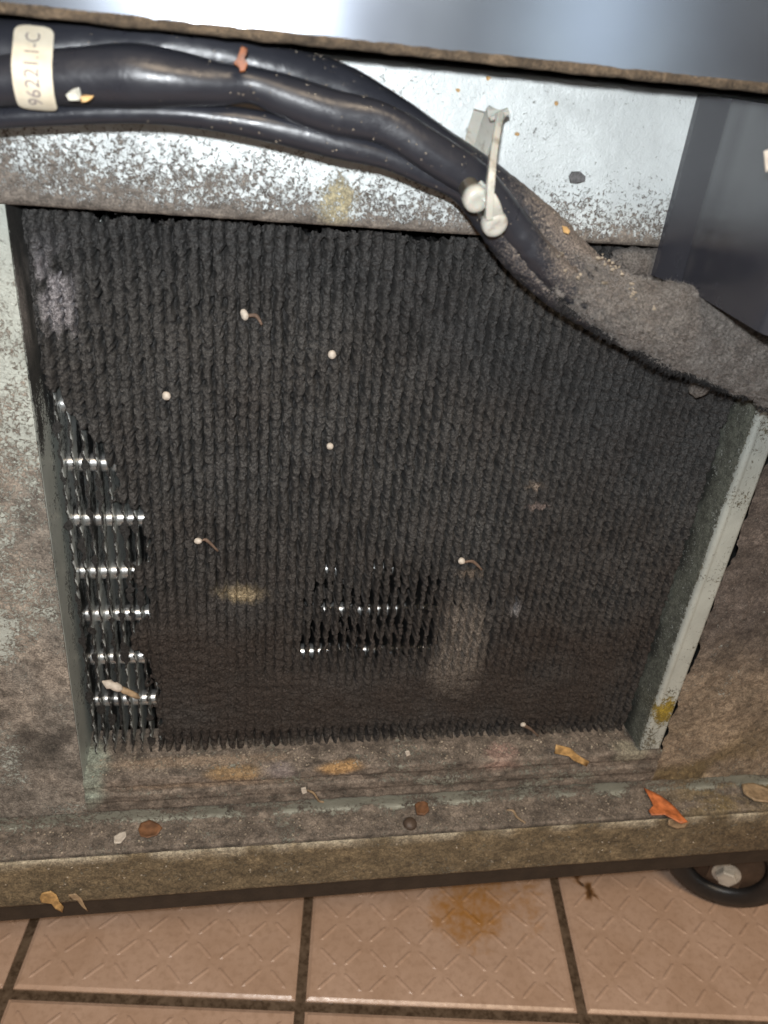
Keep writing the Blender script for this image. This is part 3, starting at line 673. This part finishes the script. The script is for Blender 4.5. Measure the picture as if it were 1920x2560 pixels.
# ================================================================== cable clip
def ribbon(path, width, thick, wdir):
    p = spline(path, 40); T = np.gradient(p, axis=0); T /= np.linalg.norm(T, axis=1)[:, None]
    wd = np.array(wdir, float); W = wd-T*(T@wd)[:, None]; W /= np.linalg.norm(W, axis=1)[:, None]; Nn = np.cross(T, W)
    rows = []
    for (sa, sb) in ((-1, -1), (-.8, -1.15), (.8, -1.15), (1, -1), (1, 1), (.8, 1.15), (-.8, 1.15), (-1, 1)): rows.append(p+W*width/2*sa+Nn*thick/2*sb)
    V = np.stack(rows, 1); n = len(p); k = V.shape[1]; f = []
    for i in range(n-1):
        for j in range(k): f.append((i*k+j, i*k+(j+1) % k, (i+1)*k+(j+1) % k, (i+1)*k+j))
    f.append(tuple(range(k))[::-1]); f.append(tuple((n-1)*k+j for j in range(k)))
    return V.reshape(-1, 3), f
cl = thing('cable_clip', tuple(aty(1225, 440, -50)), 'white nylon cable clip with two round pins holding the bundle to the panel', 'cable clip')
A3 = lambda px, py, y: tuple(aty(px, py, y))
mesh('strap', *ribbon([A3(1222, 545, -52), A3(1224, 490, -54), A3(1228, 435, -53), A3(1234, 380, -44), A3(1244, 320, -34), A3(1250, 285, -30)], 2.4, 2.4, (1, 0, 0)), MAT['nylon'], cl, smooth=False)
mesh('strap_loop', *ribbon([A3(1250, 290, -29), A3(1240, 283, -25), A3(1226, 310, -20), A3(1212, 350, -16), A3(1196, 400, -14), A3(1180, 450, -12)], 7.0, 1.2, (.5, -.85, 0)), MAT['nylon'], cl)
mesh('base_tab', *ribbon([A3(1206, 280, -14), A3(1196, 310, -12), A3(1184, 350, -10), A3(1172, 400, -8)], 6.5, 1.3, (1, -.3, .1)), MAT['nylon'], cl)
def pin(px, py, y):
    c = aty(px, py, y); ax = np.array([.18, -1, -.35]); ax /= np.linalg.norm(ax)
    return cyl(c, ax, 0, 0, 0, 28, True, [(-9, 3.4), (-3.6, 3.5), (-3.4, 4.3), (-1.0, 4.6), (.6, 4.4), (1.2, 3.9), (1.6, 2.6), (1.3, 1.6), (1.2, .3)])
mesh('pin', *pin(1192, 500, -50), MAT['nylon'], cl, smooth=True); mesh('pin', *pin(1238, 562, -48), MAT['nylon'], cl, smooth=True)
mesh('strap_foot', *ribbon([A3(1196, 470, -46), A3(1225, 500, -50), A3(1240, 540, -47)], 5, 4, (0, -1, 0)), MAT['nylon'], cl)

# ================================================================== dark box on the right
bx = thing('control_box', (200, -28, 505), 'dark plastic box standing out from the panel at the right edge', 'box')
def dirt_box(x, y, z):
    x, y, z = np.broadcast_arrays(np.asarray(x, float), y, z)
    cov = .10+.30*ss(560, 490, z)+.12*fbm(P3(x/9, y/9, z/9), 3, 99); return np.concatenate([np.ones(x.shape+(3,))*.1, cov[..., None]], -1)
pth = [(171.8, -2.2), (172.2, -4.2)]+[(172.4+k*.5, -5-k*1.4) for k in range(10)]+[(177.4, -19), (177.2, -21), (178.2, -26)]+[(178.2, -26-6.2*k) for k in range(1, 9)]+[(178.8, -79.2), (180.6, -81.2), (183.5, -82)]+[(190+8*k, -82) for k in range(14)]
pth = np.array(pth); zt, zb = 596.0, 527.0
nz_ = 60; Zg, J = np.meshgrid(np.linspace(zb, zt, nz_), np.arange(len(pth)), indexing='ij')
mesh('side_cover', np.stack([pth[J, 0], pth[J, 1], Zg], -1), gridfaces(nz_, len(pth), flip=True), MAT['box'], bx, smooth=True, col=dirt_box(pth[J, 0], pth[J, 1], Zg))
bot = [(p[0], p[1], zb) for p in pth]+[(300, -2.2, zb)]; mesh('bottom_cover', bot, [tuple(range(len(bot)))[::-1]], MAT['box'], bx, col=dirt_box(np.array([b[0] for b in bot]), 0, zb))
V, Fc = box((179.5, -80, 593.0), (300, -2.2, 595.5)); mesh('top_cover', V, Fc, MAT['box'], bx)

# ================================================================== dust blanket over the cables at the right
fur = []
rows = [(1230, 565, -33, 12), (1290, 615, -33, 30), (1360, 660, -32, 50), (1450, 710, -31, 66), (1560, 768, -29, 78), (1680, 810, -27, 96), (1800, 860, -26, 94), (1900, 910, -25, 86), (2050, 983, -25, 86)]
P = []
for px, py, y, rp in rows: P.append([*aty(px, py, y), rp*scale_at(px, py, y)])
s = spline(P, 420); c = s[:, :3]; r = s[:, 3]; T, N, B = frames(c); n = 150
th = np.linspace(-math.pi*.55, math.pi*.55, n); J, K = np.meshgrid(np.arange(len(c)), th, indexing='ij')
base = c[J]+N[J]*(np.cos(K)*np.minimum(r[J], 12)*.9)[..., None]+B[J]*(np.sin(K)*r[J])[..., None]
nz = fbm(base/9., 3, 101)*1.5+fbm(base/2.0, 3, 102)*1.2+vnoise(base/.7, 103)*.5
dirn = N[J]*np.cos(K)[..., None]+B[J]*np.sin(K)[..., None]
V = base+dirn*nz[..., None]
thin = ss(95, 165, V[..., 0]); keep = (fbm(P3(V[..., 0]/3, V[..., 1]/3, V[..., 2]/3), 3, 104) + thin*2.4-.95 > 0)
V = V-dirn*((1-thin)*1.2)[..., None]
kf = keep[:-1, :-1] & keep[1:, 1:]
o = mesh('dust_blanket', V, gridfaces(len(c), n, kf, flip=True), MAT['fur'], None, org=tuple(c[200]), col=np.ones(V.shape[:-1]+(4,)))
tag(o, 'furry grey-brown dust caked over the cables below the dark box', 'dust', None, 'stuff')
blk = o
MAT['fluff'] = plain('pale_fluff', (.18, .163, .148), .95, var=.5, vmm=5)
ii = np.argwhere(keep & (fbm(V/4., 2, 3) > -.6)); ii = ii[rng.choice(len(ii), 26000)]
lint('fluff', V[ii[:, 0], ii[:, 1]], dirn[ii[:, 0], ii[:, 1]], .6, 2.1, .12, MAT['fluff'], blk, lay=.8)
MAT['fringe_shade'] = plain('black_shade', (.012, .011, .011), .95)
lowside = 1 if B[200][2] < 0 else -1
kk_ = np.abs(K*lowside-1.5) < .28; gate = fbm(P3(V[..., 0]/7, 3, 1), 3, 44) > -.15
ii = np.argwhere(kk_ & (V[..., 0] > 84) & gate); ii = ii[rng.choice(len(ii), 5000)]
lint('shade_fringe', V[ii[:, 0], ii[:, 1]], np.tile(np.array([-.35, .45, -.8])/.983, (len(ii), 1)), 1.2, 4.2, .45, MAT['fringe_shade'], blk, lay=2.2)  # black strands stand in for the shade under the cables
# dust mound between box and cables, and the hanging clump
def clump(name, px, py, y, sx, sz, sy, label, seed, res=70, stuff=True):
    c = aty(px, py, y); u = np.linspace(0, np.pi, res); v = np.linspace(0, 2*np.pi, res*2, endpoint=False)
    Uu, Vv = np.meshgrid(u, v, indexing='ij'); d = np.stack([np.sin(Uu)*np.cos(Vv), np.cos(Uu), np.sin(Uu)*np.sin(Vv)], -1)
    p = d*np.array([sx, sy, sz]); k = 1+.28*fbm(p/6+seed, 3, seed)+.16*fbm(p/1.6+seed, 3, seed+1); p = p*k[..., None]+c
    nu, nv = Uu.shape; f = gridfaces(nu, nv); wrap = np.stack([np.arange(nu-1)*nv+nv-1, (np.arange(nu-1)+1)*nv+nv-1, (np.arange(nu-1)+1)*nv, np.arange(nu-1)*nv], -1)
    o = mesh(name, p, np.concatenate([f, wrap]), MAT['fur'], None, org=tuple(c)); tag(o, label, 'dust'); return o
clump('dust_clump', 1700, 770, -10, 17, 11, 10, 'soft mound of grey dust wedged under the corner of the dark box', 201)
clump('dust_clump', 1750, 965, 4, 5, 5, 5, 'small ragged dust tuft hanging below the furry cables onto the coil', 204, 40)
clump('dust_clump', 1600, 660, 6, 14, 7, 6, 'dark dust clot behind the cables against the top of the coil', 207, 50)

# ================================================================== small debris
def on_surface(px, py, y): return aty(px, py, y)
def pellet(px, py, rx, rz, label, y=12.5, rot=0, tail=None):
    c = aty(px, py, y); t = thing('pellet', tuple(c), label, 'pellet', 'pale pellets stuck on the coil')
    V, Fc = cyl((0, 0, 0), (0, -1, 0), 0, 0, 0, 12, True, [(-1.5, .5), (-1.2, .8), (-.4, 1), (.4, .95), (1.0, .65), (1.3, .2)])
    V = np.array(V)*np.array([rx, 1, rz]); V *= 1+.1*vnoise(V*1.1+px, 5)[:, None]; cr, sr = math.cos(rot), math.sin(rot)
    V = np.stack([V[:, 0]*cr-V[:, 2]*sr, V[:, 1], V[:, 0]*sr+V[:, 2]*cr], -1)+c
    mesh('grain', V, Fc, MAT['pellet'], t, smooth=True)
    if tail:
        pts = [aty(px+3, py+3, y+.5)]+[aty(q[0], q[1], y+1.2) for q in tail]; pp = spline(pts, 12); k = 6; Vs = []; 
        for i, p in enumerate(pp):
            rr = 1.35*(1-.55*i/11)
            for j in range(k): Vs.append(p+rr*np.array([math.cos(j*math.pi/3)*.6, math.sin(j*math.pi/3)*.6, math.cos(j*math.pi/3)*.8]))
        Fs = [(i*k+j, i*k+(j+1) % k, (i+1)*k+(j+1) % k, (i+1)*k+j) for i in range(11) for j in range(k)]+[tuple(11*k+j for j in range(k))]
        mesh('tail', Vs, Fs, MAT['tail'], t, smooth=True)  # brown tail added to the pellet, shaped after a motion ghost
pellet(611, 787, 1.7, 2.6, 'white oval pellet highest of all on the black coil', rot=.3, tail=[(640, 790), (655, 812)])
pellet(830, 887, 1.9, 2.1, 'round cream pellet near the centre of the coil, second from the top')
pellet(416, 990, 1.9, 2.0, 'round cream pellet farthest left on the upper half of the coil')
pellet(825, 1116, 1.7, 1.7, 'small tan pellet straight below the round cream one at the coil centre')
pellet(495, 1353, 2.0, 1.6, 'white pellet with a thin brown stalk on the left half of the coil', tail=[(515, 1350), (545, 1378)])
pellet(1154, 1403, 2.0, 2.0, 'white pellet with a brown stalk just above the brown clogged streak', tail=[(1182, 1404), (1205, 1425)])
pellet(1308, 1812, 1.8, 1.4, 'tiny white pellet by the bottom edge of the coil', tail=[(1325, 1822), (1345, 1840)])
c = aty(280, 1718, 10); t = thing('crumb', tuple(c), 'long pinkish-white crumb lying across the bare fins at lower left', 'crumb')
def capsule(p0, p1, r0, r1, seed):
    p0, p1 = np.array(p0), np.array(p1); d = p1-p0; L = np.linalg.norm(d); pr = [(L*q-(r0 if q == 0 else 0), rr) for q, rr in ((0, .3), (.03, r0*.8), (.15, r0), (.35, r0*.8), (.5, r0*.95), (.8, (r0+r1)/2), (.95, r1*.9), (1, .2))]
    V, Fc = cyl(p0, d, 0, 0, 0, 14, True, pr); V = np.array(V); return V*(1)+.35*fbm(V/1.5, 2, seed)[:, None]*np.array([1, 1, 1.]), Fc
mesh('pale_end', *capsule(aty(266, 1708, 10), aty(305, 1724, 10.5), 2.6, 1.8, 5), MAT['pellet'], t, smooth=True)
mesh('brown_end', *capsule(aty(302, 1722, 11), aty(350, 1745, 12.5), 1.9, .8, 6), MAT['tan'], t, smooth=True)

def flake(name, out, mat, label, cat, yf, thick=.6, curl=2.0, group=None, seed=1):
    """flake cut to an outline lying on a real surface; yf(px,py) gives the point"""
    import bmesh
    pts = [yf(px, py) for px, py in out]; c = np.mean(pts, 0); P_ = np.array(pts); R_ = np.abs(P_-c).max()
    _, _, vt = np.linalg.svd(P_-c); nrm = vt[2]; nrm = nrm if nrm@(CAM-c) > 0 else -nrm
    V = []; ring = 5
    for k in range(1, ring+1):
        for p in P_: V.append(c+(p-c)*k/ring)
    V.append(c); V = np.array(V); d = np.linalg.norm(V-c, axis=1)/R_
    top = V+nrm*(thick+curl*(.25+.5*vnoise(V/4+seed, seed)+.55*d**2))[:, None]
    n = len(P_); Fc = []
    for j in range(n): Fc.append((ring*n, j, (j+1) % n))
    for k in range(ring-1):
        for j in range(n): Fc.append((k*n+j, (k+1)*n+j, (k+1)*n+(j+1) % n, k*n+(j+1) % n))
    nv = len(top); lo = top-nrm*thick; F2 = Fc+[tuple(nv+q for q in f[::-1]) for f in Fc]+[((ring-1)*n+j, nv+(ring-1)*n+j, nv+(ring-1)*n+(j+1) % n, (ring-1)*n+(j+1) % n) for j in range(n)]
    o = mesh(name, np.concatenate([top, lo]), F2, mat, None, org=tuple(c), smooth=True); tag(o, label, cat, group); return o
ledge = lambda px, py: atz(px, py, 193.2)
face = lambda y: (lambda px, py: aty(px, py, y))
flake('food_scrap', [(1607, 1978), (1625, 1984), (1650, 1994), (1672, 2010), (1690, 2028), (1706, 2048), (1716, 2062), (1700, 2066), (1660, 2040), (1628, 2042), (1620, 2030), (1632, 2018), (1622, 1998)], MAT['orange'], 'bright orange peel scrap lying on the ledge at lower right', 'food scrap', ledge, .8, 2.5)
flake('food_scrap', [(1670, 2046), (1700, 2044), (1722, 2052), (1712, 2066), (1690, 2070), (1668, 2060)], MAT['tan'], 'dull tan scrap stuck on the base rail right under the orange peel', 'food scrap', face(-20.5), .6, .6)
flake('food_scrap', [(1388, 1856), (1400, 1860), (1425, 1868), (1438, 1880), (1452, 1890), (1470, 1898), (1462, 1908), (1432, 1898), (1420, 1886), (1384, 1878)], MAT['amber'], 'yellow-amber scrap on the lower lip under the right end of the coil', 'food scrap', lambda a, b: aty(a, b, -1.2), .7, 1.6)
flake('food_scrap', [(106, 2226), (128, 2222), (142, 2232), (150, 2250), (160, 2262), (158, 2272), (140, 2266), (130, 2254), (104, 2250), (100, 2240)], MAT['amber'], 'curled orange-tan shred on the bottom edge of the rail at far left', 'food scrap', face(-21.5), .7, 1.8)
flake('food_scrap', [(172, 2232), (190, 2230), (204, 2244), (214, 2262), (222, 2272), (206, 2262), (192, 2246), (176, 2242)], MAT['tan'], 'thin tan shred on the rail edge, right of the curled orange one', 'food scrap', face(-21.5), .6, 1.4)
flake('leaf_bit', [(352, 2064), (375, 2056), (398, 2066), (406, 2076), (392, 2092), (368, 2100), (352, 2096), (346, 2080)], MAT['brown'], 'dark brown leathery bit on the ledge at lower left', 'leaf bit', ledge, .7, 1.8)
flake('crumb', [(284, 2096), (300, 2086), (316, 2084), (316, 2096), (302, 2112), (286, 2114)], MAT['pellet'], 'cream crumb on the ledge, left of the brown leathery bit', 'crumb', ledge, 1.2, 1.0)
flake('plastic_scrap', [(168, 236), (184, 222), (200, 218), (204, 236), (200, 250), (176, 250)], MAT['plastic'], 'crumpled clear scrap on the left part of the middle cable', 'scrap', face(-53), .5, 2.0)
flake('food_scrap', [(200, 240), (216, 238), (236, 240), (222, 252), (206, 256)], MAT['amber'], 'small yellow scrap beside the clear scrap on the middle cable', 'food scrap', face(-53), .5, .8)
flake('food_scrap', [(604, 114), (618, 122), (616, 136), (610, 146), (620, 156), (612, 178), (600, 180), (598, 168), (584, 158), (592, 146), (598, 132)], MAT['rust'], 'rust orange flake stuck high on the thickest cable', 'food scrap', face(-46), .6, .8)
flake('food_scrap', [(1403, 563), (1416, 566), (1424, 576), (1420, 584), (1408, 580)], MAT['amber'], 'small orange-brown flake on the dusty cable right of the clip', 'food scrap', face(-36), .5, .6)
flake('dust_clot', [(1420, 440), (1428, 428), (1448, 428), (1460, 440), (1458, 452), (1440, 458), (1424, 456)], MAT['clot'], 'dark grey clot alone on the bright panel between clip and box', 'dust clot', face(-2.6), 1.2, .8)
for (px, py, lb) in ((1390, 258, 'yellow fleck on the panel above the grey clot'), (1220, 195, 'yellow fleck closest to the top edge of the panel'), (1145, 225, 'faint yellow fleck left of the others near the panel top'), (1292, 335, 'yellow fleck just right of the clip strap')):
    flake('grease_fleck', [(px+7*math.cos(k)*random.uniform(.6, 1), py+7*math.sin(k)*random.uniform(.6, 1)) for k in np.linspace(0, 5.4, 7)], MAT['amber'], lb, 'fleck', face(-2.35), .25, .15, 'yellow flecks on the panel')
# bolts / round lumps on the ledge
c = atz(1025, 2060, 193); t = thing('screw_head', tuple(c), 'brown domed screw head on the ledge under the coil', 'screw')
mesh('head', *cyl(c, (0, -.3, 1), 0, 0, 0, 20, True, [(-1, 4.2), (.6, 4.2), (1.8, 3.4), (2.5, 1.8), (2.7, .3)]), MAT['hub'], t, smooth=True)
flake('leaf_bit', [(1036, 2016), (1052, 2006), (1068, 2014), (1072, 2032), (1060, 2042), (1042, 2040)], MAT['brown'], 'dark brown bit beside the domed screw head on the ledge', 'leaf bit', ledge, 1.5, 1.2)
flake('crumb', [(752, 1968), (764, 1966), (768, 1978), (756, 1982)], MAT['pellet'], 'tiny white crumb on the lower lip below the coil centre', 'crumb', face(-1.2), 1., .5)
flake('crumb', [(1012, 1876), (1022, 1874), (1026, 1884), (1016, 1888)], MAT['pellet'], 'tiny white crumb on the bay floor against the coil bottom', 'crumb', face(1.5), .8, .5)
def thread(out, y, r, label, mat, fn=None):
    fn = fn or face(y); pp = spline([fn(*q) for q in out], 16); k = 5; Vs = []
    for i, p in enumerate(pp):
        for j in range(k): a_ = j*2*math.pi/k; Vs.append(p+r*np.array([math.cos(a_)*.8, -abs(math.sin(a_)), math.cos(a_+1)*.8]))
    Fs = [(i*k+j, i*k+(j+1) % k, (i+1)*k+(j+1) % k, (i+1)*k+j) for i in range(15) for j in range(k)]
    o = mesh('fibre', Vs, Fs, mat, None, org=tuple(pp[0]), smooth=True); tag(o, label, 'fibre'); return o
thread([(1266, 2024), (1282, 2026), (1292, 2042), (1312, 2056)], 0, .8, 'curled tan fibre on the ledge right of centre', MAT['tan'], ledge)
thread([(768, 1974), (784, 1982), (796, 2000), (808, 2004)], -1.6, .8, 'short tan fibre trailing from the tiny white crumb', MAT['tan'])
flake('food_scrap', [(1850, 1968), (1880, 1964), (1915, 1975), (1945, 1990), (1925, 2012), (1885, 2008), (1858, 1990)], MAT['tan'], 'large crumbly tan scrap on the ledge at the right edge', 'food scrap', ledge, 1.5, 2.)
flake('label_scrap', [(1908, 378), (1925, 372), (1930, 420), (1912, 430)], MAT['pellet'], 'white scrap on the dark box at the right edge', 'scrap', lambda a, b: aty(a, b, -82.5), .4, .3)

# loose grit, uncountable
def grit(name, pts, rr, label, seed, mat=None, parent=None):
    parts = [lump(p, random.uniform(*rr), seed+k, sq=(1, .8, .8)) for k, p in enumerate(pts)]
    V, Fc = merge(parts); o = mesh(name, V, Fc, mat or MAT['grit'], parent); tag(o, label, 'grit' if parent is None else None, None, 'stuff')
pts = []
for _ in range(900):
    x = random.uniform(-160, 420); y = random.uniform(-16.5, .8) if random.random() < .75 else -19.6
    pts.append((x, y, 193.2 if y > -17 else random.uniform(160, 191)))
grit('grit', pts, (.15, .75), 'pale grit and crumbs scattered along the ledge and rail', 500)
pts = [(random.uniform(-84, 240), random.uniform(.5, 15), 234.5) for _ in range(500)]
grit('grit', pts, (.15, .8), 'fine grit lying on the bay floor in front of the coil', 2500)
for (root, c, r, T, N, B), lo in ((c1, 60), (c2, 30), (c3, 20)):
    pts = []
    for _ in range(420 if root is c1[0] else 130):
        i = min(len(c)-1, int(len(c)*random.betavariate(3.2, 2.4))); th = random.uniform(-.2, 1.9) if root is c1[0] else random.uniform(-1, 1.9); sgn = -1 if B[i][2] < 0 else 1
        pts.append(c[i]+(N[i]*math.cos(th)+B[i]*sgn*math.sin(th))*(r[i]+.02))
    grit('dust_specks', pts, (.08, .33), None, 4000+lo, None, root)
n_ = 1500; pp_ = np.stack([rng.uniform(-150, 400, n_), rng.uniform(-16, .5, n_), np.full(n_, 193.1)], 1)
o = lint('lint', pp_, np.tile([0, 0, 1.], (n_, 1)), .8, 3.2, .16, MAT['fluff'], None, 'fine pale lint lying along the ledge', .15); tag(o, None, 'lint')
pts = []
for px, py in ((1515, 655), (1540, 672), (1548, 680), (1575, 715), (1580, 735), (1590, 745), (1502, 640), (1630, 770), (1400, 640), (1420, 670), (1512, 712), (1450, 690), (1585, 725), (1535, 665)):
    for _ in range(3): pts.append(tuple(aty(px+random.uniform(-8, 8), py+random.uniform(-8, 8), -39)))
grit('crumbs', pts, (.3, 1.0), 'cream crumbs caught along the upper edge of the furry cables', 7000, MAT['grit'])
